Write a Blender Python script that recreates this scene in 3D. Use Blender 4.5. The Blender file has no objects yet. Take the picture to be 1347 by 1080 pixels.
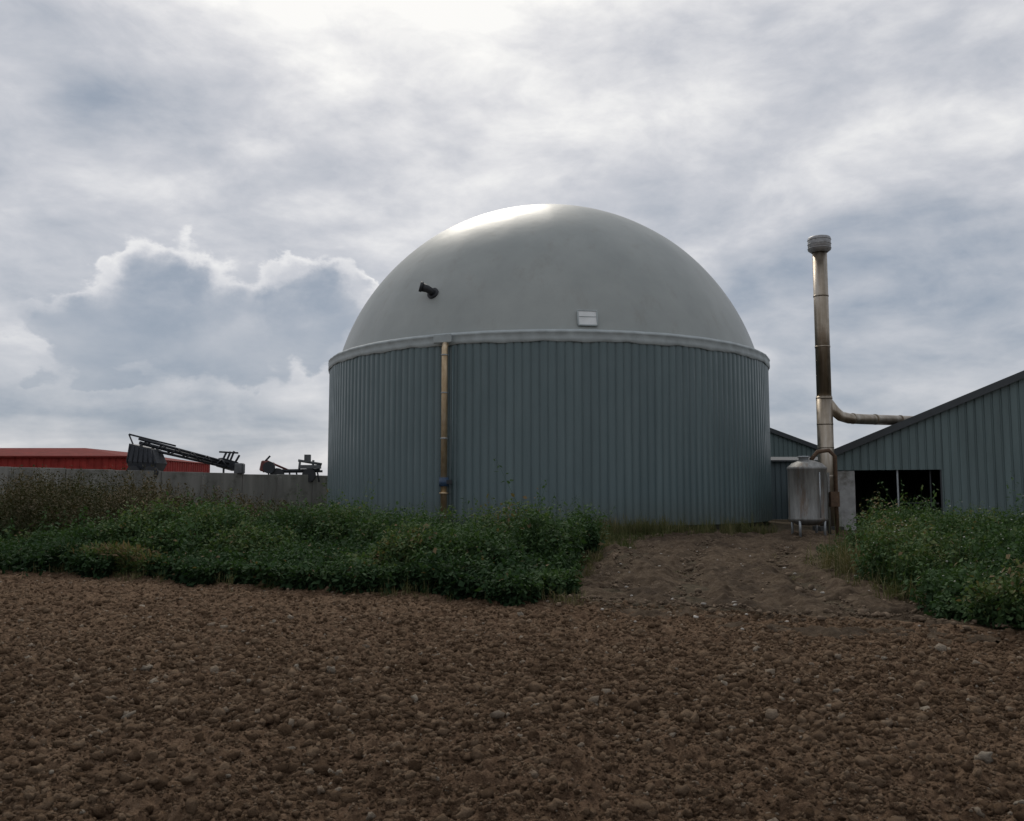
import bpy, bmesh, math, random
import numpy as np
from mathutils import Vector, Matrix
random.seed(7); rng=np.random.default_rng(11)
scene=bpy.context.scene
scene.view_settings.view_transform='Standard'
scene.view_settings.look='None'
scene.view_settings.exposure=0
col=scene.collection

# ---------------------------------------------------------------- helpers
def srgb(r,g,b):
    f=lambda c:(c/255/12.92) if c/255<=.04045 else ((c/255+.055)/1.055)**2.4
    return (f(r),f(g),f(b),1)
class NT:
    def __init__(s,nt): s.nt=nt
    def n(s,t,**k):
        nd=s.nt.nodes.new(t)
        for a,b in k.items(): setattr(nd,a,b)
        return nd
    def _in(s,sock,v):
        if isinstance(v,bpy.types.NodeSocket): s.nt.links.new(v,sock)
        elif v is not None: sock.default_value=v
    def m(s,op,a,b=None,c=None,clamp=False):
        nd=s.n('ShaderNodeMath',operation=op); nd.use_clamp=clamp
        for i,v in enumerate((a,b,c)): s._in(nd.inputs[i],v)
        return nd.outputs[0]
    def noise(s,vec,scale,detail=4,rough=.5,dist=0,out=0):
        nd=s.n('ShaderNodeTexNoise'); s._in(nd.inputs['Vector'],vec)
        nd.inputs['Scale'].default_value=scale; nd.inputs['Detail'].default_value=detail
        nd.inputs['Roughness'].default_value=rough; nd.inputs['Distortion'].default_value=dist
        return nd.outputs[out]
    def vor(s,vec,scale,out='Distance',feature='F1'):
        nd=s.n('ShaderNodeTexVoronoi',feature=feature); s._in(nd.inputs['Vector'],vec)
        nd.inputs['Scale'].default_value=scale; return nd.outputs[out]
    def ramp(s,fac,stops):
        nd=s.n('ShaderNodeValToRGB'); s._in(nd.inputs[0],fac); cr=nd.color_ramp
        while len(cr.elements)<len(stops): cr.elements.new(.5)
        for e,(p,c) in zip(cr.elements,stops):
            e.position=p; e.color=c if len(c)==4 else (*c,1)
        return nd.outputs[0]
    def mix(s,f,a,b,bt='MIX'):
        nd=s.n('ShaderNodeMix',data_type='RGBA',blend_type=bt)
        s._in(nd.inputs[0],f); s._in(nd.inputs[6],a); s._in(nd.inputs[7],b); return nd.outputs[2]
    def map(s,vec,scale=(1,1,1),loc=(0,0,0),rot=(0,0,0)):
        nd=s.n('ShaderNodeMapping'); s._in(nd.inputs[0],vec)
        nd.inputs[1].default_value=loc; nd.inputs[2].default_value=rot; nd.inputs[3].default_value=scale
        return nd.outputs[0]
    def comb(s,x,y,z):
        nd=s.n('ShaderNodeCombineXYZ')
        for i,v in enumerate((x,y,z)): s._in(nd.inputs[i],v)
        return nd.outputs[0]
    def sep(s,v):
        nd=s.n('ShaderNodeSeparateXYZ'); s._in(nd.inputs[0],v); return nd.outputs
    def sstep(s,x,a,b):
        nd=s.n('ShaderNodeMapRange',interpolation_type='SMOOTHSTEP'); s._in(nd.inputs[0],x)
        nd.inputs[1].default_value=a; nd.inputs[2].default_value=b; return nd.outputs[0]
def newmat(name,rough=.7,metal=0,spec=.5):
    m=bpy.data.materials.new(name); m.use_nodes=True
    b=m.node_tree.nodes['Principled BSDF']
    b.inputs['Roughness'].default_value=rough; b.inputs['Metallic'].default_value=metal
    b.inputs['Specular IOR Level'].default_value=spec
    return m,NT(m.node_tree),b
def wpos(T): return T.n('ShaderNodeNewGeometry').outputs['Position']
def bump(T,b,h,strength=.5,dist=.02):
    nd=T.n('ShaderNodeBump'); nd.inputs['Strength'].default_value=strength
    nd.inputs['Distance'].default_value=dist; T._in(nd.inputs['Height'],h)
    T.nt.links.new(nd.outputs[0],b.inputs['Normal'])
def simple(name,c,rough=.7,metal=0,var=.25,scale=3,spec=.5,streak=False,dirt=None):
    m,T,b=newmat(name,rough,metal,spec); p=wpos(T)
    pv=T.map(p,(1,1,.12)) if streak else p
    f=T.noise(pv,scale,6,.6)
    c=(c[0],c[1],c[2])
    lo=tuple(x*(1-var) for x in c); hi=tuple(min(1,x*(1+var)) for x in c)
    o=T.ramp(f,[(.3,lo),(.7,hi)])
    if dirt:
        f2=T.noise(p,scale*.6,8,.7); o=T.mix(T.sstep(f2,.5,.72),o,(*dirt,1))
    T._in(b.inputs['Base Color'],o)
    bump(T,b,T.noise(p,scale*8,3),.25,.01)
    return m
def mesh_obj(name,verts,faces,mat=None,parent=None,smooth=False):
    me=bpy.data.meshes.new(name); me.from_pydata([tuple(v) for v in verts],[],faces); me.update()
    ob=bpy.data.objects.new(name,me); col.objects.link(ob)
    if mat: me.materials.append(mat)
    if parent: ob.parent=parent
    if smooth:
        for p in me.polygons: p.use_smooth=True
    return ob
def np_mesh(name,V,F,mat,parent=None,smooth=False,attr=None):
    me=bpy.data.meshes.new(name); n=len(V); k=F.shape[1]; nf=len(F)
    me.vertices.add(n); me.vertices.foreach_set('co',np.asarray(V,np.float32).ravel())
    me.loops.add(nf*k); me.loops.foreach_set('vertex_index',F.astype(np.int32).ravel())
    me.polygons.add(nf); me.polygons.foreach_set('loop_start',np.arange(0,nf*k,k,dtype=np.int32))
    me.polygons.foreach_set('loop_total',np.full(nf,k,np.int32))
    if smooth: me.polygons.foreach_set('use_smooth',np.ones(nf,bool))
    me.update(calc_edges=True)
    if attr is not None:
        for an,av in attr.items():
            a=me.attributes.new(an,'FLOAT','POINT'); a.data.foreach_set('value',av.astype(np.float32))
    me.materials.append(mat)
    ob=bpy.data.objects.new(name,me); col.objects.link(ob)
    if parent: ob.parent=parent
    return ob
def empty(name,loc=(0,0,0)):
    e=bpy.data.objects.new(name,None); col.objects.link(e); return e
def box(name,c,s,mat,parent=None,rot=(0,0,0),bev=.01):
    bm=bmesh.new(); bmesh.ops.create_cube(bm,size=1)
    bmesh.ops.scale(bm,vec=s,verts=bm.verts)
    if bev: bmesh.ops.bevel(bm,geom=bm.edges[:],offset=min(bev,min(s)*.3),segments=1,affect='EDGES')
    me=bpy.data.meshes.new(name); bm.to_mesh(me); bm.free(); me.materials.append(mat)
    ob=bpy.data.objects.new(name,me); col.objects.link(ob); ob.location=c; ob.rotation_euler=rot
    if parent: ob.parent=parent
    return ob
def tube(name,pts,r,mat,parent=None,seg=16,cap=True):
    pts=[Vector(p) for p in pts]; n=len(pts); rs=r if isinstance(r,(list,tuple)) else [r]*n
    V=[];F=[]; prev=None
    for i,p in enumerate(pts):
        d=(pts[min(i+1,n-1)]-pts[max(i-1,0)]).normalized()
        if prev is None:
            u=d.cross(Vector((0,0,1)));
            if u.length<.1: u=Vector((1,0,0))
        else: u=prev-d*prev.dot(d)
        u.normalize(); prev=u; w=d.cross(u)
        for k in range(seg):
            a=2*math.pi*k/seg; V.append(p+(u*math.cos(a)+w*math.sin(a))*rs[i])
    for i in range(n-1):
        for k in range(seg):
            a=i*seg+k; b=i*seg+(k+1)%seg; F.append((a,b,b+seg,a+seg))
    if cap: F.append(tuple(range(seg))[::-1]); F.append(tuple((n-1)*seg+k for k in range(seg)))
    ob=mesh_obj(name,V,F,mat,parent)
    for p in ob.data.polygons: p.use_smooth=len(p.vertices)==4
    return ob
def lathe(name,prof,centre,mat,parent=None,seg=96,smooth=True,jit=None):
    V=[];F=[]
    for i,(r,z) in enumerate(prof):
        for k in range(seg):
            a=2*math.pi*k/seg; rr,zz=(r,z) if jit is None else jit(r,z,a,i)
            V.append((centre[0]+rr*math.cos(a),centre[1]+rr*math.sin(a),centre[2]+zz))
    for i in range(len(prof)-1):
        for k in range(seg):
            a=i*seg+k;b=i*seg+(k+1)%seg; F.append((a,b,b+seg,a+seg))
    return mesh_obj(name,V,F,mat,parent,smooth)
def vnoise(x,y,seed=0):
    xi=np.floor(x).astype(np.int64); yi=np.floor(y).astype(np.int64); xf=x-xi; yf=y-yi
    def h(a,b):
        n=(a*374761393+b*668265263+seed*1442695041)&0xffffffff
        n=((n^(n>>13))*1274126177)&0xffffffff; n=n^(n>>16)
        return (n&0xffff)/65535.
    u=xf*xf*(3-2*xf); v=yf*yf*(3-2*yf)
    return (h(xi,yi)*(1-u)+h(xi+1,yi)*u)*(1-v)+(h(xi,yi+1)*(1-u)+h(xi+1,yi+1)*u)*v
def fbm(x,y,o=4,seed=0):
    t=0;a=.5
    for i in range(o): t=t+a*vnoise(x*2**i+i*17.3,y*2**i-i*9.1,seed+i); a*=.5
    return t/(1-.5**o)

# ---------------------------------------------------------------- camera
cam=bpy.data.cameras.new('camera'); co=bpy.data.objects.new('camera',cam); col.objects.link(co)
co.location=(0,0,1.6); co.rotation_euler=(math.radians(90+5.14),0,0)
cam.sensor_width=36; cam.lens=31.18; cam.clip_end=6000; cam.clip_start=.05
scene.camera=co

# ---------------------------------------------------------------- world
SAZ,SEL=-9,42
w=bpy.data.worlds.new('World'); scene.world=w; w.use_nodes=True
try:
    w.cycles.sampling_method='MANUAL'; w.cycles.sample_map_resolution=256
except Exception: pass
T=NT(w.node_tree); bg=w.node_tree.nodes['Background']; bg.inputs[1].default_value=.1
sky=T.n('ShaderNodeTexSky',sky_type='NISHITA'); sky.sun_disc=False
sky.sun_elevation=math.radians(SEL); sky.sun_rotation=math.radians(SAZ)
d=T.n('ShaderNodeTexCoord').outputs['Generated']
x,y,z=T.sep(d)
az=T.m('MULTIPLY',T.m('ARCTAN2',x,y),57.2958); el=T.m('MULTIPLY',T.m('ARCSINE',z),57.2958)
wn=T.sep(T.noise(T.map(d,(1,1,2.2)),4.5,2,.5,out=1))
wn2=T.sep(T.noise(T.map(d,(1,1,1.3)),18,5,.6,out=1))
def wob(base,a,b,i):
    return T.m('ADD',base,T.m('ADD',T.m('MULTIPLY',T.m('SUBTRACT',wn[i],.5),a),T.m('MULTIPLY',T.m('SUBTRACT',wn2[i],.5),b)))
az1=wob(az,18,2.5,0); el1=wob(el,10,2,1)
az2=wob(az,3,3.2,0); el2=wob(el,3,3.2,1)
def G(a,e,a0,e0,sa,se,rot=0):
    da=T.m('SUBTRACT',a,a0); de=T.m('SUBTRACT',e,e0)
    if rot:
        c,s=math.cos(math.radians(rot)),math.sin(math.radians(rot))
        da,de=(T.m('ADD',T.m('MULTIPLY',da,c),T.m('MULTIPLY',de,s)),T.m('SUBTRACT',T.m('MULTIPLY',de,c),T.m('MULTIPLY',da,s)))
    da=T.m('DIVIDE',da,sa); de=T.m('DIVIDE',de,se)
    q=T.m('ADD',T.m('MULTIPLY',da,da),T.m('MULTIPLY',de,de))
    return T.m('EXPONENT',T.m('MULTIPLY',q,-1))
def acc(*terms):
    o=None
    for k,g in terms:
        t=T.m('MULTIPLY',g,k); o=t if o is None else T.m('ADD',o,t)
    return o
zz=T.m('ADD',T.m('MAXIMUM',z,0),.13)
deck=T.comb(T.m('DIVIDE',x,zz),T.m('DIVIDE',y,zz),0)
n1=T.noise(T.map(deck,(.6,.9,1),rot=(0,0,.5)),1.1,5,.5,.5)
n2=T.noise(T.map(d,(1,1,2.2),loc=(3,1,2)),6.5,7,.57,.3)
n3=T.noise(T.map(d,(1,1,2.0),loc=(7,1,2),rot=(0,.35,0)),15,5,.58,.3)
base=T.m('ADD',.61,T.m('ADD',T.m('MULTIPLY',T.m('SUBTRACT',n1,.5),.70),T.m('ADD',T.m('MULTIPLY',T.m('SUBTRACT',n2,.5),.82),T.m('MULTIPLY',T.m('SUBTRACT',n3,.5),.34))))
feat=acc((.50,G(az1,el1,-11,37,16,12)),(.18,G(az1,el1,0,27,24,8)),
 (-.17,G(az1,el1,-28,25,10,9)),(.18,G(az1,el1,24,20,16,2.4,22)),(.12,G(az1,el1,14,24,14,2.4,12)),
 (-.22,G(az1,el1,22,13.5,10,4.0)),(-.14,G(az1,el1,28,27,9,3)),(.22,G(az1,el1,-16,7,5,1.4)),
 (-.16,G(az1,el1,-26,5,12,3)),(.12,G(az1,el1,-21,18,11,2.4,8)),(-.08,G(az1,el1,24,7,12,2)),(.10,G(az1,el1,-5,16,8,3)))
b0=T.m('ADD',base,feat)
D=acc((1.0,G(az2,el2,-12.8,12.0,4.2,3.6)),(.95,G(az2,el2,-21.5,12.6,3.4,3.2)),(.55,G(az2,el2,-17.0,9.6,7,2.6)),
      (.8,G(az2,el2,-27.0,10.2,4,2.2)),(.55,G(az2,el2,-25,6.6,9,1.5)))
bv=T.comb(T.m('MULTIPLY',az2,.1),T.m('MULTIPLY',el2,.1),0)
bil=T.m('SUBTRACT',.5,T.vor(bv,6,feature='SMOOTH_F1'))
D=T.m('ADD',D,T.m('MULTIPLY',bil,.45))
D=T.m('ADD',D,T.m('MULTIPLY',T.m('SUBTRACT',n3,.5),.45))
cm=T.sstep(D,.50,.62)
body=T.m('ADD',T.m('MULTIPLY',T.sstep(D,.54,1.0),-.58),.90)
body=T.m('ADD',body,T.m('MULTIPLY',T.m('SUBTRACT',wn2[2],.5),.48))
body=T.m('ADD',body,T.m('MULTIPLY',T.m('SUBTRACT',n3,.5),.5))
under=T.sstep(el,7.5,13.5)
body=T.m('ADD',T.m('MULTIPLY',body,under),T.m('MULTIPLY',T.m('SUBTRACT',1,under),T.m('ADD',.38,T.m('MULTIPLY',T.m('SUBTRACT',n2,.5),.6))))
bf=T.m('ADD',T.m('MULTIPLY',b0,T.m('SUBTRACT',1,T.m('MULTIPLY',cm,.88))),T.m('MULTIPLY',body,T.m('MULTIPLY',cm,.88)))
cc=T.ramp(bf,[(.10,srgb(124,140,157)),(.32,srgb(150,160,174)),(.5,srgb(177,182,191)),(.66,srgb(198,200,206)),(.82,srgb(222,222,224)),(1,srgb(248,247,244))])
cc10=T.mix(1,cc,(10.3,10.3,10.3,1),'MULTIPLY')   # background strength is 0.1
final=T.mix(.94,sky.outputs[0],cc10)
w.node_tree.links.new(final,bg.inputs[0])

sun=bpy.data.lights.new('sun','SUN'); so=bpy.data.objects.new('sun',sun); col.objects.link(so)
sun.energy=1.5; sun.angle=math.radians(17); sun.color=(1,.93,.82)
a,e=math.radians(SAZ),math.radians(SEL)
sd=Vector((math.sin(a)*math.cos(e),math.cos(a)*math.cos(e),math.sin(e)))
so.rotation_euler=sd.to_track_quat('Z','Y').to_euler()

# ---------------------------------------------------------------- ground
def edge(x): return 12.75-.49*x-.15*np.maximum(x-2,0)*(x<12)+.2*np.sin(x*.5)+(fbm(x*1.3,x*0+3.3,3,55)-.5)*.5
def ground_h(x,y):
    d=y-edge(x)
    fld=1/(1+np.exp(np.clip(d*6,-30,30)))
    near=np.exp(-np.maximum(np.hypot(x,y)-30,0)/15)
    h=(fbm(x*.25,y*.25,3,1)-.5)*.12*near
    c=1-np.abs(fbm(x*6,y*6,3,5)-.5)*4
    h=h+fld*((fbm(x*1.1,y*1.1,3,9)-.5)*.08+(fbm(x*8,y*8,3,3)-.5)*.115+c*.014+(vnoise(x*21,y*21,4)-.5)*.040)
    h=h+(1-fld)*((fbm(x*2,y*2,3,12)-.5)*.08+.03)*near
    h=h+.07*np.exp(-(d-.15)**2/.12)*near
    h=h+.38*np.exp(-((x-2.2)**2/.4+(y-18.0)**2/5.))
    return h
def axis(a,b,s):
    c=np.arange(a,b,s); off=np.cumsum(np.geomspace(.05,900,40)); return np.concatenate([a-off[::-1],c,b+off])
xs=axis(-12,11,.022); ys=np.concatenate([axis(3.2,3.3,.03)[:41],np.arange(3.3,9,.018),np.arange(9,18,.028),18+np.cumsum(np.geomspace(.05,900,40))])
ys=np.unique(ys)
X,Y=np.meshgrid(xs,ys); Z=ground_h(X,Y)
V=np.stack([X,Y,Z],-1).reshape(-1,3); nx,ny=len(xs),len(ys)
I=(np.arange(ny-1)[:,None]*nx+np.arange(nx-1)[None,:]).ravel()
F=np.stack([I,I+1,I+nx+1,I+nx],-1)
m_ground,T,b=newmat('ground_soil',.95,0,.1)
p=wpos(T); px,py,pz=T.sep(p)
dd=T.m('SUBTRACT',py,T.m('ADD',12.75,T.m('MULTIPLY',px,-.49)))
dd=T.m('ADD',dd,T.m('MULTIPLY',T.m('SUBTRACT',T.noise(p,1.5,4),.5),.8))
soil=T.ramp(T.noise(p,18,6,.8),[(.30,(.062,.038,.023)),(.5,(.185,.118,.072)),(.70,(.33,.225,.145))])
soil=T.mix(T.sstep(T.noise(T.map(p,(.5,1.3,1),rot=(0,0,-.4)),.55,4,.6),.38,.65),soil,T.mix(1,soil,(.76,.73,.72,1),'MULTIPLY'))
soil=T.mix(T.m('MULTIPLY',T.sstep(T.vor(p,26),.10,.03),.5),soil,(.40,.33,.25,1))
rough=T.ramp(T.noise(p,2.5,6,.7),[(.3,(.045,.034,.022)),(.5,(.085,.066,.042)),(.7,(.14,.108,.072))])
T._in(b.inputs['Base Color'],T.mix(T.sstep(dd,-.1,.35),soil,rough))
bump(T,b,T.noise(p,45,5,.8),1,.04)
np_mesh('ground',V,F,m_ground,smooth=True)

def ico(sub):
    bm=bmesh.new(); bmesh.ops.create_icosphere(bm,subdivisions=sub,radius=1)
    v=np.array([q.co[:] for q in bm.verts]); f=np.array([[q.index for q in fc.verts] for fc in bm.faces]); bm.free(); return v,f
def scatter(name,P,S,sub,mat,rough=.35,flat=.7,smooth=True):
    v,f=ico(sub); n=len(P); nv=len(v)
    q=rng.normal(size=(n,4)); q/=np.linalg.norm(q,axis=1)[:,None]
    a,b_,c,d_=q.T
    R=np.stack([1-2*(c*c+d_*d_),2*(b_*c-d_*a),2*(b_*d_+c*a),2*(b_*c+d_*a),1-2*(b_*b_+d_*d_),2*(c*d_-b_*a),2*(b_*d_-c*a),2*(c*d_+b_*a),1-2*(b_*b_+c*c)],-1).reshape(n,3,3)
    r=1+rough*(rng.random((n,nv))-.5)*2
    L=v[None]*r[...,None]*(rng.uniform(.65,1.25,(n,1,3)))
    L=np.einsum('nij,nkj->nki',R,L); L[...,2]*=flat
    W=L*S[:,None,None]+P[:,None,:]
    Fa=(f[None]+(np.arange(n)*nv)[:,None,None]).reshape(-1,3)
    t=np.repeat(rng.random(n),nv)
    return np_mesh(name,W.reshape(-1,3),Fa,mat,smooth=smooth,attr={'tint':t})
m_clod,T,b=newmat('soil_clods',.97,0,.08); p=wpos(T)
at=T.n('ShaderNodeAttribute',attribute_name='tint').outputs['Fac']
cl=T.ramp(at,[(0,(.135,.086,.052)),(.5,(.215,.142,.089)),(.96,(.33,.235,.155)),(1,(.46,.40,.32))])
cl=T.mix(T.noise(p,40,5,.7),cl,T.mix(1,cl,(.6,.58,.56,1),'MULTIPLY'))
T._in(b.inputs['Base Color'],cl); bump(T,b,T.noise(p,90,5,.8),1,.03)
def field_pts(n,y0,y1,pw,gate=.3):
    u=rng.random(n*3); Yp=(y0**(1-pw)+u*(y1**(1-pw)-y0**(1-pw)))**(1/(1-pw))
    Xp=rng.uniform(-1,1,n*3)*(Yp*.66+.8)
    k=(Yp<edge(Xp)+.1)&(np.abs(Xp)<12.5)&(fbm(Xp*2.2,Yp*2.2,2,61)+.8*rng.random(n*3)>gate+.4); Xp,Yp=Xp[k][:n],Yp[k][:n]
    return Xp,Yp
Xp,Yp=field_pts(14000,3.6,9,1.1,.35); S=np.clip(rng.lognormal(-4.15,.42,len(Xp)),.009,.042)
scatter('soil_clods',np.stack([Xp,Yp,ground_h(Xp,Yp)+S*.1],-1),S,2,m_clod,.42,.85,False)
Xp,Yp=field_pts(60000,3.6,10,1.3,.1); S=np.clip(rng.lognormal(-4.85,.35,len(Xp)),.004,.015)
scatter('soil_clods',np.stack([Xp,Yp,ground_h(Xp,Yp)+S*.1],-1),S,1,m_clod,.4,.8,False)
Xp,Yp=field_pts(52000,6,18,.7,.2); S=np.clip(rng.lognormal(-4.15,.48,len(Xp)),.008,.05)
scatter('soil_clods',np.stack([Xp,Yp,ground_h(Xp,Yp)+S*.1],-1),S,1,m_clod,.42,.85,False)

# dirt track
def trk_l(y): return np.interp(y,[10,12.8,16,21,26,34],[1.5,.6,1.2,2.3,3.2,7])
def trk_r(y): return np.interp(y,[9,9.8,14,18.9,26,34],[5.0,5.2,6.0,6.9,9.6,13.5])
xs=np.arange(-1,15,.035); ys=np.arange(9.5,34.5,.035); X,Y=np.meshgrid(xs,ys)
wl=(fbm(X*1.2,Y*1.2,4,31)-.5)*2.2
inn=np.minimum(X-trk_l(Y)+.5+wl,trk_r(Y)-X+.3+wl); inn=np.minimum(inn,(Y-(edge(X)-.1))*.7+wl); inn=np.minimum(inn,33.8-Y)
msk=np.clip(inn/.8,-.6,1)
def rutf(c): return -.08*np.exp(-((X-c)**2)/.06)+.04*np.exp(-((np.abs(X-c)-.42)**2)/.02)
ruts=rutf(trk_l(Y)*.62+trk_r(Y)*.38)+rutf(trk_l(Y)*.25+trk_r(Y)*.75)+.5*rutf(trk_l(Y)*.85+trk_r(Y)*.15)
Z=(fbm(X*.25,Y*.25,3,1)-.5)*.12+.02+msk*.075+(fbm(X*3,Y*3,4,44)-.5)*.20+(fbm(X*9,Y*9,3,45)-.5)*.11+ruts*np.clip(msk,0,1)
Z=Z+.36*np.exp(-((X-2.2)**2/.4+(Y-18.0)**2/5.))
V=np.stack([X,Y,Z],-1).reshape(-1,3); nx,ny=len(xs),len(ys)
I=(np.arange(ny-1)[:,None]*nx+np.arange(nx-1)[None,:]).ravel(); F=np.stack([I,I+1,I+nx+1,I+nx],-1)
keep=(msk.ravel()[F]>-.5).any(1); F=F[keep]
m_trk,T,b=newmat('track_dirt',.95,0,.1); p=wpos(T)
tc=T.ramp(T.noise(p,3.2,8,.8),[(.3,(.045,.031,.020)),(.5,(.108,.077,.051)),(.72,(.19,.145,.10))])
tc=T.mix(T.m('MULTIPLY',T.sstep(T.noise(T.map(p,(1,.35,1),rot=(0,0,.25)),1.1,5,.7),.48,.62),.65),tc,(.048,.034,.023,1))
tc=T.mix(T.m('MULTIPLY',T.sstep(T.vor(p,9),.10,.04),.4),tc,(.30,.26,.21,1))
T._in(b.inputs['Base Color'],tc); bump(T,b,T.noise(p,22,6,.8),1,.05)
np_mesh('dirt_track',V,F,m_trk,smooth=True)
n=6500; Yp=rng.uniform(9.6,30,n); Xp=trk_l(Yp)-.3+rng.random(n)*(trk_r(Yp)-trk_l(Yp)+.6); S=np.clip(rng.lognormal(-3.9,.5,n),.008,.075)
k=(fbm(Xp*.9,Yp*.9,2,90)>.36)&(Yp>edge(Xp)-.3); Xp,Yp,S=Xp[k],Yp[k],S[k]
m_rub=simple('rubble_stone',(.135,.100,.070),.95,0,.6,9,spec=.1)
scatter('rubble',np.stack([Xp,Yp,ground_h(Xp,Yp)+.045+S*.05],-1),S,1,m_rub,smooth=False)
n=75; Yp=rng.uniform(10,25,n); Xp=trk_l(Yp)+rng.random(n)*(trk_r(Yp)-trk_l(Yp))*1.05; S=rng.lognormal(-3.8,.4,n)
m_pale=simple('pale_debris',(.36,.33,.29),.9,0,.4,9); scatter('pale_debris',np.stack([Xp,Yp,ground_h(Xp,Yp)+.09],-1),S,1,m_pale,smooth=False,flat=.5)

# ---------------------------------------------------------------- vegetation
def leafmat(name,stops,transl=.22):
    m,T,b=newmat(name,.85,0,.12)
    at=T.n('ShaderNodeAttribute',attribute_name='tint').outputs['Fac']
    c=T.ramp(at,stops); T._in(b.inputs['Base Color'],c)
    tr=T.n('ShaderNodeBsdfTranslucent'); T._in(tr.inputs[0],T.mix(1,c,(1.1,1.3,.6,1),'MULTIPLY'))
    mx=T.n('ShaderNodeMixShader'); mx.inputs[0].default_value=transl
    T.nt.links.new(b.outputs[0],mx.inputs[1]); T.nt.links.new(tr.outputs[0],mx.inputs[2])
    T.nt.links.new(mx.outputs[0],T.nt.nodes['Material Output'].inputs[0]); return m
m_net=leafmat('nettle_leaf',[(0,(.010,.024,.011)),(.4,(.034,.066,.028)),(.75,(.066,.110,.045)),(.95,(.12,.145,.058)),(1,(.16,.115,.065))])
m_brn=leafmat('dry_weed',[(0,(.03,.028,.014)),(.4,(.052,.056,.026)),(.7,(.080,.062,.036)),(1,(.14,.11,.07))],.1)
m_grs=leafmat('dry_grass',[(0,(.05,.065,.022)),(.4,(.10,.10,.042)),(.8,(.18,.15,.08)),(1,(.27,.22,.14))],.15)
def mounds(cx,cy,r,h):
    def f(X,Y):
        best=np.full(X.shape,.0); idx=np.zeros(X.shape,int)
        for i in range(len(cx)):
            q=1-((X-cx[i])**2+(Y-cy[i])**2)/r[i]**2
            v=h[i]*np.sqrt(np.clip(q,0,1)); m=v>best; best=np.where(m,v,best); idx=np.where(m,i,idx)
        return best,idx
    return f
def plants(name,X,Y,H,mat,per=24,ls=.085,asp=.42,tintbias=0,droop=.35,lean=.18,top=.75,shell=.8,tv=None):
    n=len(X); base=np.stack([X,Y,ground_h(X,Y)],-1)
    ln=rng.normal(0,lean,(n,2))*H[:,None]
    t=(np.arange(per)[None]+rng.random((n,per)))/per; t=.10+.90*t**shell
    ang=(np.arange(per)[None]*2.4)+rng.random((n,1))*6.28+rng.normal(0,.4,(n,per))
    size=ls*(1.15-top*.6*t)*rng.uniform(.5,1.4,(n,per))*rng.uniform(.7,1.3,(n,1))
    C=np.empty((n,per,3)); C[...,0]=base[:,None,0]+ln[:,None,0]*t**1.6; C[...,1]=base[:,None,1]+ln[:,None,1]*t**1.6; C[...,2]=base[:,None,2]+H[:,None]*t
    pit=rng.normal(-droop,.55,(n,per))
    D=np.stack([np.cos(ang)*np.cos(pit),np.sin(ang)*np.cos(pit),np.sin(pit)],-1)
    Sd=np.stack([-np.sin(ang),np.cos(ang),rng.normal(0,.6,(n,per))],-1)
    s=size[...,None]; off=rng.uniform(.1,.9,(n,per,1))*s
    p0=C+D*off; p2=p0+D*s*1.6; mid=p0+D*s*.7+np.array([0,0,.12])*s
    p1=mid+Sd*s*asp; p3=mid-Sd*s*asp
    Vv=np.stack([p0,p1,p2,p3],2).reshape(-1,3); Ff=np.arange(len(Vv)).reshape(-1,4)
    pt=rng.random((n,1)); tb=0 if tv is None else tv[:,None]
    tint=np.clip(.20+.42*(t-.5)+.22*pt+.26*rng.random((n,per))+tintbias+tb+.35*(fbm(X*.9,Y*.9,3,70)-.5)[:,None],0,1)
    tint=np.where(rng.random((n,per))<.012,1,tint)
    tt=np.repeat(tint.ravel(),4)
    w_=.005; tip=np.stack([base[:,0]+ln[:,0],base[:,1]+ln[:,1],base[:,2]+H*1.02],-1); mid=base*.5+tip*.5-np.stack([ln[:,0]*.17,ln[:,1]*.17,0*H],-1)
    a=rng.random(n)*3.14; o=np.stack([np.cos(a)*w_,np.sin(a)*w_,0*a],-1)
    SV=np.stack([base-o,base+o,mid+o*.8,mid-o*.8, mid-o*.8,mid+o*.8,tip+o*.3,tip-o*.3],1).reshape(-1,3)
    Vv=np.concatenate([Vv,SV]); Ff=np.concatenate([Ff,np.arange(len(SV)).reshape(-1,4)+Ff.size]); tt=np.concatenate([tt,np.full(len(SV),.4)])
    return np_mesh(name,Vv,Ff,mat,attr={'tint':tt})
nc=150; cx=rng.uniform(-17,2.2,nc); cd=rng.random(nc)**1.1*7; cy=edge(cx)+.5+cd
cr=rng.uniform(.55,1.3,nc); ch=np.clip(.60+.18*cd,0,1.02)*rng.uniform(.55,1.30,nc)*np.interp(cx,[-17,-9,-7.5,-1,1,2.4],[.70,.80,1.10,1.02,1.08,.6])
ctint=rng.normal(0,.12,nc)-.02
n=30000
X=rng.uniform(-17,3.0,n); dl=rng.random(n)**1.4*7.5; Y=edge(X)+.05+dl+(vnoise(X*1.3,X*0,3)-.5)*.7
k=(X<trk_l(Y)-.15+(vnoise(Y*1.5,Y*0,5)-.5)*.9); X,Y,dl=X[k],Y[k],dl[k]
hf,ix=mounds(cx,cy,cr,ch)(X,Y)
H=np.maximum(hf,.30+.14*np.clip(dl,0,2))*rng.uniform(.72,1.10,len(X))
sel=(hf>.1)|(rng.random(len(X))<.75); X,Y,H,ix,hf=X[sel],Y[sel],H[sel],ix[sel],hf[sel]
spr=rng.random(len(X))<.035; H=H*np.where(spr,rng.uniform(1.15,1.5,len(X)),1)
tv=ctint[ix]+.25*(hf/(hf.max())-.5)
small=np.arange(len(X))%2==0
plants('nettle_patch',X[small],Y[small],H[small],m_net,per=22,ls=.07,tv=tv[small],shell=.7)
plants('nettle_patch',X[~small],Y[~small],H[~small],m_net,per=22,ls=.052,asp=.5,tv=tv[~small],shell=.7,droop=.1)
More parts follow.
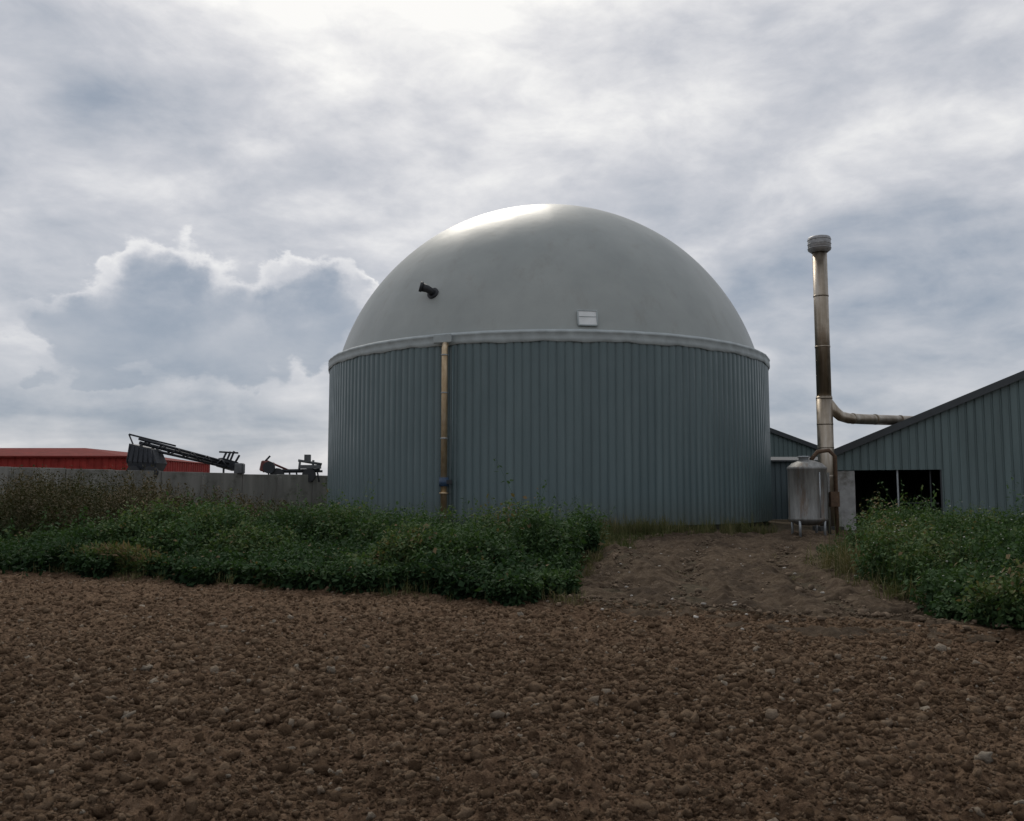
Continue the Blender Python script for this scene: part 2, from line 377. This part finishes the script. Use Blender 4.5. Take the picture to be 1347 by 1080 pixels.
X=np.concatenate([rng.normal(.65,.4,26),rng.normal(-6,.5,14),rng.normal(-3.2,.6,10),rng.normal(-8.8,.4,14)]); Y=rng.normal(17.6,.7,len(X)); plants('tall_nettles',X,Y,rng.uniform(.9,1.34,len(X)),m_net,per=46,ls=.065,tintbias=-.1)
n=420; X=rng.normal(-7.4,.45,n); Y=edge(X)+.05+np.abs(rng.normal(0,.25,n)); plants('sow_thistle_clump',X,Y,rng.uniform(.22,.5,n),m_net,per=16,ls=.07,asp=.2,tintbias=.38,droop=-.5)
nc=90; cx=rng.uniform(-20,-5,nc); cy=rng.uniform(19.5,27,nc); cr=rng.uniform(.7,1.5,nc)
ch=np.interp(cx/cy,[-.62,-.5,-.42,-.36,-.25,-.2],[2.0,1.9,1.95,1.5,1.1,.8])*rng.uniform(.72,1.12,nc); ct=rng.normal(0,.14,nc)
n=9500; X=rng.uniform(-21,-4.8,n); Y=rng.uniform(18.5,27.5,n); k=(Y>edge(X)+1.6); X,Y=X[k],Y[k]
hf,ix=mounds(cx,cy,cr,ch)(X,Y); k=hf>.2; X,Y,hf,ix=X[k],Y[k],hf[k],ix[k]
plants('dock_weeds',X,Y,hf*rng.uniform(.7,1.15,len(X)),m_brn,per=26,ls=.06,asp=.32,droop=-.3,lean=.12,tv=ct[ix]+.1,shell=.6)
nc=105; cx=rng.uniform(5.1,16,nc); cy=rng.uniform(9.0,20,nc); cr=rng.uniform(.5,1.15,nc)
cdl=np.clip(np.minimum(cy-edge(cx),(cx-trk_r(cy)+.5)*1.6),0,3); ch=np.clip(.58+.33*cdl,0,1.20)*rng.uniform(.65,1.15,nc); ct=rng.normal(0,.1,nc)
n=20500; X=rng.uniform(5,16.5,n); Y=rng.uniform(8.4,20.5,n)
k=(Y>edge(X)+.02)&(X>trk_r(Y)-.1+(vnoise(Y*1.7,Y*0,8)-.5)*.9); X,Y=X[k],Y[k]
hf,ix=mounds(cx,cy,cr,ch)(X,Y); dl=np.minimum(Y-edge(X),(X-trk_r(Y))*1.3)
H=np.maximum(hf,.28+.2*np.clip(dl,0,2))*rng.uniform(.72,1.10,len(X)); spr=rng.random(len(X))<.03; H=H*np.where(spr,rng.uniform(1.15,1.4,len(X)),1)
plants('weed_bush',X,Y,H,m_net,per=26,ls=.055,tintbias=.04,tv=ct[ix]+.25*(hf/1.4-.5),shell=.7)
m_flw=simple('flower_heads',(.40,.40,.33),.8)
k=rng.random(len(X))<.05; P=np.stack([X[k],Y[k],ground_h(X[k],Y[k])+H[k]*1.03],-1)
scatter('weed_flowers',P,rng.uniform(.008,.019,len(P)),1,m_flw)
def grass(name,X,Y,H,mat,per=14,w_=.006,spread=.5,tb=0):
    n=len(X)*per; bx=np.repeat(X,per)+rng.normal(0,.05,n); by=np.repeat(Y,per)+rng.normal(0,.05,n); h=np.repeat(H,per)*rng.uniform(.4,1.15,n)
    a=rng.random(n)*6.28; l=np.abs(rng.normal(0,spread,n))*h
    dx,dy=np.cos(a),np.sin(a); sx,sy=-dy*w_,dx*w_; z0=ground_h(bx,by)
    P=[]
    for t,wd in ((0,1),(.45,.9),(.8,.6),(1,.1)):
        cx=bx+dx*l*t**2; cy=by+dy*l*t**2; cz=z0+h*(t-.35*(l/h)*t**3)
        P.append((np.stack([cx-sx*wd,cy-sy*wd,cz],-1),np.stack([cx+sx*wd,cy+sy*wd,cz],-1)))
    Vv=np.stack([q for pr in P for q in pr],1).reshape(-1,3); b0=np.arange(n)[:,None]*8
    Ff=np.concatenate([b0+np.array([[i,i+1,i+3,i+2]]) for i in (0,2,4)])
    tt=np.repeat(np.clip(rng.random(n)*.6+np.repeat(rng.random(len(X)),per)*.4+tb,0,1),8)
    return np_mesh(name,Vv,Ff,mat,attr={'tint':tt})
n=5200; X=rng.uniform(-8,11,n); Y=rng.uniform(20,33.5,n); k=(X<trk_l(Y)+.5)&(np.hypot(X-1.78,Y-45)>11.2)&(fbm(X*.7,Y*.7,3,80)>.40)
X,Y=X[k],Y[k]; grass('verge_grass',X,Y,rng.uniform(.12,.5,len(X))*(.5+fbm(X*.8,Y*.8,2,81)),m_grs,12,.007,.5,-.3)
n=500; X=rng.uniform(3,9,n);Y=rng.uniform(30,34.0,n); k=(np.hypot(X-1.78,Y-45)>11.1)&(fbm(X,Y,2,84)>.45); grass('verge_grass',X[k],Y[k],rng.uniform(.2,.75,k.sum()),m_grs,14,.007,.4,-.1)
n=110; Y=rng.uniform(12.5,19,n); X=trk_r(Y)+rng.normal(.0,.25,n); grass('dry_grass_tussock',X,Y,rng.uniform(.15,.5,n)*(.4+1.1*fbm(X*1.5,Y*1.5,2,85)),m_grs,18,.005,.9,.0)
n=45; X=rng.normal(6.25,.22,n); Y=rng.normal(16.6,.6,n); grass('dry_grass_tussock',X,Y,rng.uniform(.4,.8,n),m_grs,26,.005,1.1,.2)
n=200; X=rng.uniform(5.5,14,n); Y=edge(X)+rng.uniform(2,8,n); grass('dry_grass_tussock',X,Y,rng.uniform(.7,1.2,n),m_grs,7,.004,.3,-.25)
n=110; Y=rng.uniform(13.2,21,n); X=trk_l(Y)-rng.uniform(-.2,.5,n); grass('dry_grass_tussock',X,Y,rng.uniform(.1,.36,n),m_grs,16,.005,.7,.05)
n=140; X=rng.uniform(-12,1,n); Y=edge(X)+rng.normal(.0,.12,n); grass('margin_grass',X,Y,rng.uniform(.08,.3,n),m_grs,14,.004,.8,.0)
n=160; Y=rng.uniform(15,30,n); X=trk_l(Y)+rng.random(n)*(trk_r(Y)-trk_l(Y)); k=fbm(X*1.1,Y*.5,2,97)>.58; grass('track_weeds',X[k],Y[k],rng.uniform(.05,.16,k.sum()),m_grs,14,.004,1.0,.1)

# ---------------------------------------------------------------- biogas tank
TC=(1.78,45,0); R=10.84
m_clad,T,b=newmat('tank_cladding',.42,.0,.45); p=wpos(T)
ang=T.n('ShaderNodeAttribute',attribute_name='sheet').outputs['Fac']
c=T.ramp(T.noise(T.map(p,(1,1,.08)),2.2,6,.65),[(.3,(.090,.132,.138)),(.7,(.124,.174,.180))])
c=T.mix(T.m('MULTIPLY',ang,.3),c,(.078,.115,.122,1))
pz=T.sep(p)[2]
dirt=T.m('MULTIPLY',T.sstep(pz,1.6,.1),T.noise(p,3,6,.7)); c=T.mix(T.m('MULTIPLY',dirt,.8),c,(.09,.085,.06,1))
T._in(b.inputs['Base Color'],c)
T._in(b.inputs['Roughness'],T.ramp(T.noise(p,1.2,4),[(.3,(.32,)*3),(.7,(.46,)*3)]))
bump(T,b,T.noise(T.map(p,(1,1,.3)),3,3),.2,.03)
tank=empty('biogas_tank')
N=204; prof=[(0,.045),(.72,.045),(.79,0),(.93,0)]
V=[];at=[]
zs=[.22,2.6,5.0,7.5]
for zi,zv in enumerate(zs):
    for i in range(N):
        tsh=random.Random(i//3).random()
        for f,o in prof:
            a_=2*math.pi*(i+f)/N; r_=R+o
            V.append((TC[0]+r_*math.cos(a_),TC[1]+r_*math.sin(a_),zv)); at.append(tsh)
M=N*4; F=[(j*M+i,j*M+(i+1)%M,(j+1)*M+(i+1)%M,(j+1)*M+i) for j in range(len(zs)-1) for i in range(M)]
np_mesh('wall_cladding',np.array(V),np.array(F),m_clad,tank,attr={'sheet':np.array(at)})
m_base=simple('tank_base_concrete',(.035,.035,.033),.9)
lathe('base_ring',[(R-.12,-.3),(R-.12,.3)],TC,m_base,tank,128)
m_rim=simple('rim_membrane',(.36,.40,.40),.6,0,.15,2)
def jr(r,z,a,i):
    return (r+.012*math.sin(a*37)+.01*math.sin(a*91+i),z+(.022*math.sin(a*23+1)+.015*math.sin(a*61)) if i<2 else z)
lathe('rim_band',[(R+.07,7.36),(R+.095,7.38),(R+.105,7.52),(R+.08,7.70),(R+.11,7.73),(R+.10,7.79),(R-.02,7.87),(R-.40,7.93)],TC,m_rim,tank,360,jit=jr)
m_dome,T,b=newmat('dome_membrane',.44,0,.6); p=wpos(T)
c=T.ramp(T.noise(p,.5,5,.6),[(.3,(.262,.285,.272)),(.7,(.318,.340,.322))])
st=T.sstep(T.noise(T.map(p,(1,1,.15)),1.6,6,.7),.50,.75); c=T.mix(T.m('MULTIPLY',st,.4),c,(.225,.222,.19,1))
T._in(b.inputs['Base Color'],c); bump(T,b,T.noise(p,.7,3),.12,.15)
r0=10.42; h0=7.90; top_=15.87; hh=top_-h0; Rs=(r0*r0+hh*hh)/(2*hh); hc=top_-Rs; th0=math.asin(min(1,r0/Rs)); prof=[]
for i in range(49):
    th=th0*(1-i/48); prof.append((max(Rs*math.sin(th),.001),hc+Rs*math.cos(th)))
def jd(r,z,a,i): return (r*(1-.0022*abs(math.sin(a*12))),z)
lathe('dome',prof,TC,m_dome,tank,288,jit=jd)
m_pipe,T,b=newmat('stainless_aged',.28,.85,.5); p=wpos(T)
T._in(b.inputs['Base Color'],T.ramp(T.noise(T.map(p,(1,1,.25)),5,6,.6),[(.3,(.36,.26,.15)),(.55,(.54,.42,.27)),(.75,(.66,.57,.44))]))
T._in(b.inputs['Roughness'],T.ramp(T.noise(p,7,4),[(.3,(.40,)*3),(.7,(.6,)*3)]))
m_blk=simple('black_rubber',(.02,.022,.026),.6); m_blue=simple('blue_clamp',(.03,.06,.11),.5)
m_steel=simple('galvanised_steel',(.33,.35,.36),.45,.6,.2,6)
px_,py_=-2.66,34.74
tube('down_pipe',[(px_,py_,.05),(px_,py_,7.2),(px_+.03,py_+.06,7.4)],.125,m_pipe,tank)
tube('pipe_clamp',[(px_,py_,1.75),(px_,py_,2.1)],.19,m_blue,tank)
tube('pipe_flange',[(px_,py_,1.45),(px_,py_,1.52)],.18,m_pipe,tank)
box('valve_body',(px_+.2,py_-.05,1.92),(.25,.2,.16),m_blk,tank)
for zz_ in (.6,3.6,5.4,6.9): tube('pipe_bracket',[(px_,py_,zz_),(px_,py_,zz_+.05)],.15,m_steel,tank)
tube('cover_strip',[(px_+.32,py_+.07,.3),(px_+.32,py_+.07,7.3)],.03,m_clad,tank,8)
box('rim_saddle',(px_-.1,py_+.07,7.6),(.8,.1,.36),m_rim,tank,rot=(0,0,-.4),bev=.04)
tube('side_pipe',[(12.72,44.2,.1),(12.72,44.2,6.4),(12.6,44.3,6.5)],.05,m_steel,tank,8)
cen=Vector((1.78,45,hc))
def ondome(v):
    v=Vector(v); return cen+(v-cen).normalized()*Rs
vc=ondome((-3.43,36.57,9.95)); nrm=(vc-cen).normalized()
tube('vent_collar',[vc-nrm*.1,vc+nrm*.08],.26,m_blk,tank)
tube('vent_elbow',[vc,vc+nrm*.2,vc+nrm*.3+Vector((-.10,0,.03)),vc+nrm*.33+Vector((-.30,0,.08))],[.15,.15,.16,.19],m_blk,tank)
tube('vent_hood',[vc+nrm*.33+Vector((-.28,0,.08)),vc+nrm*.35+Vector((-.38,0,.10))],.22,m_blk,tank)
tube('vent_cable',[vc+nrm*.05+Vector((.1,0,-.1)),vc+nrm*.08+Vector((.25,0,-.25)),vc+nrm*.05+Vector((.22,-.1,-.35))],.03,m_blk,tank,8)
wc=ondome((3.03,34.5,8.50)); nn=(wc-cen).normalized()
m_wh=simple('white_panel',(.66,.68,.67),.4,0,.08)
q=nn.to_track_quat('Y','Z'); rot=q.to_euler()
box('inspection_panel',wc+nn*.03,(.74,.06,.62),m_wh,tank,rot=rot,bev=.02)
for dx,dz,sx,sz in ((0,.33,.8,.05),(0,-.33,.8,.05),(.39,0,.05,.6),(-.39,0,.05,.6),(0,.05,.7,.02)):
    box('panel_frame',wc+nn*.06+q@Vector((dx,.0,dz)),(sx,.05,sz),m_rim,tank,rot=rot,bev=.005)

# ---------------------------------------------------------------- flue stack
chim=empty('flue_stack'); cx,cy=12.03,34.0
m_ss,T,b=newmat('stainless_flue',.3,.9,.5); p=wpos(T)
T._in(b.inputs['Base Color'],T.ramp(T.noise(T.map(p,(1.5,1.5,.15)),2.5,6,.6),[(.3,(.22,.18,.13)),(.5,(.34,.29,.23)),(.7,(.50,.46,.40))]))
T._in(b.inputs['Roughness'],T.ramp(T.noise(p,5,4),[(.3,(.30,)*3),(.7,(.5,)*3)]))
tube('stack_lower',[(cx,cy,0),(cx,cy,5.2)],.30,m_ss,chim,32)
tube('stack_upper',[(cx,cy,5.0),(cx,cy,10.95)],.275,m_ss,chim,32)
for zj in (1.0,2.1,3.2,4.1,5.1,7.1,9.1): tube('joint_band',[(cx,cy,zj),(cx,cy,zj+.06)],.306 if zj<5.2 else .288,m_ss,chim,32)
m_cap=simple('cowl_steel',(.30,.30,.30),.5,.5,.25,8)
lathe('cowl',[(.30,10.85),(.43,10.95),(.43,11.42),(.40,11.46),(.33,11.46),(.001,11.40)],(cx,cy,0),m_cap,chim,40)
for k in range(3): lathe('cowl_rib',[(.433,10.99+k*.17),(.45,11.01+k*.17),(.433,11.03+k*.17)],(cx,cy,0),m_cap,chim,40)
pts=[(cx+.15,cy,4.95),(cx+.40,cy,4.62),(cx+.62,cy+.02,4.44),(cx+.95,cy+.1,4.36),(cx+1.7,cy+.5,4.36),(cx+4.6,cy+2.0,4.40)]
tube('flue_duct',pts,.20,m_ss,chim,24)
for t_ in (.05,.35,.7):
    A=Vector(pts[3]);B=Vector(pts[5]); c_=A.lerp(B,t_); dr=(B-A).normalized()
    tube('duct_band',[c_,c_+dr*.06],.215,m_ss,chim,24)
box('stack_foot',(cx,cy,.12),(.9,.9,.24),m_base,chim)

# ---------------------------------------------------------------- steel vessel
ves=empty('steel_storage_vessel'); vx,vy=9.95,30.0
m_ves,T,b=newmat('vessel_steel',.5,.35,.5); p=wpos(T)
c=T.ramp(T.noise(T.map(p,(1,1,.15)),4,8,.7),[(.3,(.10,.095,.085)),(.5,(.20,.20,.19)),(.72,(.33,.33,.31))])
c=T.mix(T.m('MULTIPLY',T.sstep(T.noise(T.map(p,(1,1,.2),loc=(4,4,0)),3,8,.7),.52,.68),.7),c,(.12,.065,.03,1)); T._in(b.inputs['Base Color'],c)
lathe('vessel_body',[(.001,.42),(.35,.44),(.60,.56),(.645,.62),(.65,.66),(.63,.70),(.63,2.28),(.65,2.30),(.65,2.36),(.62,2.38),(.5,2.50),(.25,2.60),(.001,2.63)],(vx,vy,0),m_ves,ves,48)
lathe('manway',[(.16,2.55),(.16,2.70),(.2,2.70),(.2,2.75),(.001,2.76)],(vx-.1,vy,0),m_steel,ves,24)
for k in range(4):
    a_=math.pi/4+k*math.pi/2; tube('leg',[(vx+.58*math.cos(a_),vy+.58*math.sin(a_),-.05),(vx+.58*math.cos(a_),vy+.58*math.sin(a_),.8)],.045,m_steel,ves,10)
tube('side_gauge',[(vx+.2,vy-.66,.7),(vx+.2,vy-.66,2.2)],.02,m_steel,ves,8)
m_rust=simple('rusty_steel',(.10,.06,.035),.8,.2,.4,8)
post=empty('pipe_riser')
tube('riser',[(10.95,30.1,0),(10.95,30.1,2.75),(10.75,30.1,2.95),(10.35,30.05,2.9),(10.1,30,2.62)],.07,m_rust,post,12)
tube('riser_sleeve',[(10.72,30.2,0),(10.72,30.2,2.2)],.06,m_ves,post,12)
box('riser_foot',(10.9,30.1,.06),(.5,.4,.12),m_base,post)
box('control_box',(10.85,30.0,1.3),(.3,.2,.5),m_rust,post)

# ---------------------------------------------------------------- sheds
def shedmat(name,c):
    m,T,b=newmat(name,.5,0,.35); p=wpos(T)
    o=T.ramp(T.noise(T.map(p,(1,1,.1)),2,6,.65),[(.3,tuple(q*.75 for q in c)),(.7,tuple(q*1.15 for q in c))])
    T._in(b.inputs['Base Color'],o); return m
m_shed=shedmat('shed_cladding',(.115,.158,.158)); m_roof=simple('shed_roof',(.055,.062,.068),.7,0,.2,2)
m_trim=simple('barge_board',(.035,.042,.046),.5,0,.15)
m_blockw=simple('concrete_block',(.30,.30,.29),.85,0,.25,2.5,dirt=(.12,.11,.09))
def clad(name,O,U,L,zb,zt,mat,parent,pitch=.30,depth=.04,s0=0):
    O=Vector(O);U=Vector(U).normalized(); Nn=Vector((U.y,-U.x,0)); V=[];F=[];s=s0
    while s<L-1e-6:
        for f,o in ((0,0),(.16,0),(.24,depth),(.92,depth),(1.0,0)):
            ss=min(s+f*pitch,L); P=O+U*ss+Nn*o; V.append((P.x,P.y,zb(ss))); V.append((P.x,P.y,zt(ss)))
        s+=pitch
    F=[(2*i,2*i+2,2*i+3,2*i+1) for i in range(len(V)//2-1)]
    return mesh_obj(name,V,F,mat,parent)
def slab(name,P,t,mat,parent):
    P=[Vector(p) for p in P]; Q=[p-Vector((0,0,t)) for p in P]
    F=[(0,1,2,3),(7,6,5,4)]+[(i,i+4,(i+1)%4+4,(i+1)%4) for i in range(4)]
    return mesh_obj(name,P+Q,F,mat,parent)
def shed(name,O,angdeg,W,Dp,eave,ridge,opening=None):
    e_=empty(name); a_=math.radians(angdeg); U=Vector((math.cos(a_),math.sin(a_),0)); B=Vector((-U.y,U.x,0)); O=Vector(O)
    rk=lambda s: eave+(ridge-eave)*(1-abs(s-W/2)/(W/2))
    if opening:
        s0,s1,zo=opening
        clad('front_upper',O,U,s1,lambda s:zo,rk,m_shed,e_)
        clad('front_right',O,U,W,lambda s:.05,rk,m_shed,e_,s0=s1)
        c_=O+U*(s0/2)+B*.11; box('block_pier',(c_.x,c_.y,zo/2-.01),(s0,.2,zo-.02),m_blockw,e_,rot=(0,0,a_))
        c_=O+U*((s0+s1)/2)+B*.12; box('lintel',(c_.x,c_.y,zo+.1),(s1-s0+.3,.16,.2),m_trim,e_,rot=(0,0,a_))
        c_=O+U*(s0+(s1-s0)*.5)+B*.14; box('opening_post',(c_.x,c_.y,zo/2),(.07,.1,zo),m_steel,e_,rot=(0,0,a_))
        c_=O+U*(s0+(s1-s0)*.88)+B*.5; box('inner_post',(c_.x,c_.y,zo/2),(.06,.1,zo),m_trim,e_,rot=(0,0,a_))
        c_=O+U*(s0+(s1-s0)*.75)+B*.6; box('gate_rail',(c_.x,c_.y,1.1),(1.4,.06,.05),m_trim,e_,rot=(0,0,a_))
        c_=O+U*s1+B*.08; box('door_jamb',(c_.x,c_.y,zo/2),(.12,.14,zo),m_trim,e_,rot=(0,0,a_))
    else:
        clad('front',O,U,W,lambda s:.05,rk,m_shed,e_)
    P=O+B*Dp+U*W; clad('back',P,-U,W,lambda s:.05,rk,m_shed,e_)
    clad('side_left',O+B*Dp,-B,Dp,lambda s:.05,lambda s:eave,m_shed,e_); clad('side_right',O+U*W,B,Dp,lambda s:.05,lambda s:eave,m_shed,e_)
    up=Vector((0,0,1)); ov=.18
    sl=(ridge-eave)/(W/2)
    for side in (0,1):
        a0=O+U*(W*side)+up*(eave+.14)+(U*(ov if side else -ov))-up*(ov*sl)-B*ov; rid=O+U*W/2+up*(ridge+.14)-B*ov
        P=[a0,rid,rid+B*(Dp+2*ov),a0+B*(Dp+2*ov)]
        if side: P=[P[1],P[0],P[3],P[2]]
        slab('roof',P,.07,m_roof,e_)
        s0_=a0-B*.03; s1_=rid-B*.03
        V=[s0_-up*.24,s1_-up*.24,s1_+up*.05,s0_+up*.05]; V+= [v-B*.03 for v in V]
        F=[(0,1,2,3),(4,5,6,7),(0,1,5,4),(3,2,6,7),(0,3,7,4),(1,2,6,5)]
        mesh_obj('barge_board',V,F,m_trim,e_)
    return e_
shed('farm_shed',(12.8,36,0),-22,22,20,2.95,7.55,opening=(1.0,4.15,2.4))
shed('farm_shed',(4.2,58,0),0,16.2,14,4.15,7.2)
lt=empty('lean_to_store')
m_slate=simple('lean_to_sheet',(.09,.12,.13),.55,0,.2,2,streak=True)
clad('front',(13.4,47.5,0),(1,0,0),4.2,lambda s:.05,lambda s:3.15,m_slate,lt)
clad('side_l',(13.4,50.5,0),(0,-1,0),3,lambda s:.05,lambda s:3.15,m_slate,lt); clad('side_r',(17.6,47.5,0),(0,1,0),3,lambda s:.05,lambda s:3.15,m_slate,lt)
slab('roof',[(13.2,47.2,3.2),(17.8,47.2,3.2),(17.8,50.7,3.5),(13.2,50.7,3.5)],.08,m_roof,lt)

# ---------------------------------------------------------------- concrete clamp wall
wall=empty('concrete_retaining_wall')
m_conc=simple('concrete_panel',(.22,.215,.195),.9,0,.3,1.5,streak=True,dirt=(.09,.09,.07))
A=Vector((-23,40,0))-Vector((11.6,14,0)).normalized()*14; Bv=Vector((-11.4,54,0)); U=(Bv-A).normalized(); L=(Bv-A).length; Nn=Vector((U.y,-U.x,0)); s=0;i=0
ang_=math.atan2(U.y,U.x)
while s<L+10:
    zt=2.82-.30*min(1.3,s/L)*1.1-.03*(i%2)+random.uniform(-.03,.03); wd=2.4
    c_=A+U*(s+wd/2)
    box('panel',(c_.x,c_.y,zt/2-.1),(wd-.03,.28,zt+.2),m_conc,wall,rot=(0,0,ang_),bev=.02)
    if i%2==0: c2=A+U*s+Nn*.2; box('pilaster',(c2.x,c2.y,zt/2-.15),(.25,.18,zt),m_conc,wall,rot=(0,0,ang_),bev=.02)
    s+=wd;i+=1
P0=A-Nn*.2; P1=A+U*(L+10)-Nn*.2
slab('clamp_floor',[(P0.x,P0.y,2.4),(P1.x,P1.y,2.0),(P1.x-Nn.x*24,P1.y-Nn.y*24,2.0),(P0.x-Nn.x*24,P0.y-Nn.y*24,2.4)],.4,m_conc,wall)

# ---------------------------------------------------------------- red barn
red=empty('red_barn')
m_red=simple('red_sheet',(.26,.030,.024),.7,0,.25,1.2,spec=.2); m_red2=simple('red_roof',(.16,.024,.020),.85,0,.25,1.2,spec=.1)
clad('wall',(-66,74,0),(1,0,0),34,lambda s:0,lambda s:4.35,m_red,red,.6,.05)
clad('end',(-32,74,0),(0,1,0),20,lambda s:0,lambda s:4.35,m_red,red,.6,.05)
V=[(-66.2,73.8,4.36),(-31.8,73.8,4.36),(-38.5,80,5.4),(-66.2,80,5.4),(-31.8,94,4.36),(-38.5,90,5.4),(-66.2,90,5.4),(-66.2,94,4.36)]
mesh_obj('roof',V,[(0,1,2,3),(1,4,5,2),(4,7,6,5),(3,2,5,6)],m_red2,red)
box('gutter',(-49,73.7,4.38),(34.6,.15,.14),m_red2,red)

# ---------------------------------------------------------------- farm machines on the clamp
m_mach=simple('machine_dark',(.028,.032,.04),.6,.2,.3,4); m_mgr=simple('machine_grey',(.11,.115,.12),.55,.3,.3,4); m_mr=simple('machine_red',(.13,.03,.025),.6,0,.3,4)
cv=empty('boom_conveyor')
def bar(P,Q,r,mat,par,name='bar'): return tube(name,[P,Q],r,mat,par,6)
hx,hy=-18.95,46.2
V=[(-.62,-.5,2.35),(.5,-.5,2.35),(.5,.5,2.35),(-.62,.5,2.35),(-.82,-.7,3.1),(.75,-.7,3.0),(.75,.7,3.0),(-.82,.7,3.1),(-.75,-.6,4.0),(.45,-.6,3.7),(.45,.6,3.7),(-.75,.6,4.0)]
V=[(hx+a_,hy+b_,c_) for a_,b_,c_ in V]
F=[(0,1,5,4),(1,2,6,5),(2,3,7,6),(3,0,4,7),(4,5,9,8),(5,6,10,9),(6,7,11,10),(7,4,8,11),(8,9,10,11),(3,2,1,0)]
mesh_obj('drive_housing',V,F,m_mach,cv)
for k in range(6): bar(Vector((hx-.78+k*.27,hy-.72,3.0)),Vector((hx-.70+k*.22,hy-.64,3.9-k*.05)),.03,m_mach,cv,'housing_rib')
for dx in (-.45,.45):
    tube('wheel',[(hx+dx,hy-.75,2.5),(hx+dx,hy-.55,2.5)],.36,m_blk,cv,20); tube('wheel_hub',[(hx+dx,hy-.78,2.5),(hx+dx,hy-.74,2.5)],.12,m_mgr,cv,12)
A0=Vector((-19.35,46.1,4.0)); B0=Vector((-15.7,49.3,2.95))
for off in ((0,0,.25),(0,0,-.18),(.12,-.45,.25),(.12,-.45,-.18)):
    o=Vector(off); bar(A0+o,B0+o*.6,.075,m_mach,cv,'boom_rail')
bar(A0+Vector((.06,-.2,.05)),B0+Vector((0,0,.02)),.10,m_mach,cv,'boom_hose')
nseg=12
for i in range(nseg):
    p_=A0.lerp(B0,i/nseg); q_=A0.lerp(B0,(i+1)/nseg)
    for oy in ((0,0,0),(.12,-.45,0)):
        o=Vector(oy); u_=Vector((0,0,.24 if i%2 else -.17)); v_=Vector((0,0,-.17 if i%2 else .24)); bar(p_+o+u_,q_+o*.9+v_,.035,m_mach,cv,'boom_brace')
bar(Vector((-19.9,46,4.5)),Vector((-17.9,47.2,3.95)),.05,m_mach,cv,'outrigger'); bar(Vector((-19.9,46,4.5)),Vector((-19.5,46,3.6)),.04,m_mach,cv,'outrigger_strut')
box('boom_head',B0+Vector((-.1,0,.08)),(.95,.6,.5),m_mach,cv,rot=(0,.25,.7))
for dx,dz in ((-.5,.72),(-.25,.8),(-.05,.82),(.25,.6)): bar(B0+Vector((dx,.1,.1)),B0+Vector((dx+.28,.1,dz)),.06,m_mach,cv,'tine')
bar(B0+Vector((-.6,.1,.78)),B0+Vector((.45,.1,.72)),.055,m_mach,cv,'head_bar')
for dx in (-.3,.4): bar(B0+Vector((dx,0,0)),Vector((B0.x+dx,B0.y,2.2)),.06,m_mgr,cv,'support_leg')
box('head_weight',B0+Vector((.55,.1,-.15)),(.5,.5,.6),m_mgr,cv,bev=.06)
cu=empty('farm_cultivator'); bx,by=-13.3,53.2
bar(Vector((bx-1.6,by,2.75)),Vector((bx+1.8,by,2.8)),.10,m_mach,cu,'main_beam'); bar(Vector((bx-1.5,by+.7,2.7)),Vector((bx+1.8,by+.7,2.75)),.08,m_mach,cu,'rear_beam')
box('gearbox',(bx-1.35,by,3.0),(.75,.6,.65),m_mr,cu,rot=(0,.2,0),bev=.08); tube('flywheel',[(bx-1.15,by-.42,2.95),(bx-1.15,by-.32,2.95)],.36,m_mach,cu,20)
for k in range(8):
    xx=bx-1.3+k*.42; bar(Vector((xx,by,2.75)),Vector((xx+.15,by-.1,2.1)),.05,m_mach,cu,'tine')
bar(Vector((bx-1.4,by,3.35)),Vector((bx-.1,by,2.8)),.07,m_mr,cu,'drawbar'); bar(Vector((bx-1.7,by,3.1)),Vector((bx-1.2,by,3.65)),.06,m_mach,cu,'lever')
for xx in (bx+.55,bx+1.35): bar(Vector((xx,by,2.75)),Vector((xx+.05,by,3.4)),.07,m_mgr,cu,'mast')
bar(Vector((bx+.5,by,3.38)),Vector((bx+1.9,by,3.15)),.09,m_mgr,cu,'top_link'); box('mast_box',(bx+1.05,by,3.5),(.35,.3,.46),m_mgr,cu); box('tool_rack',(bx+1.2,by,3.0),(1.3,.3,.22),m_mgr,cu)
tube('wheel',[(bx-.7,by-.3,2.5),(bx-.7,by-.1,2.5)],.42,m_blk,cu,20); tube('wheel',[(bx+1.2,by-.3,2.5),(bx+1.2,by-.1,2.5)],.40,m_blk,cu,20)
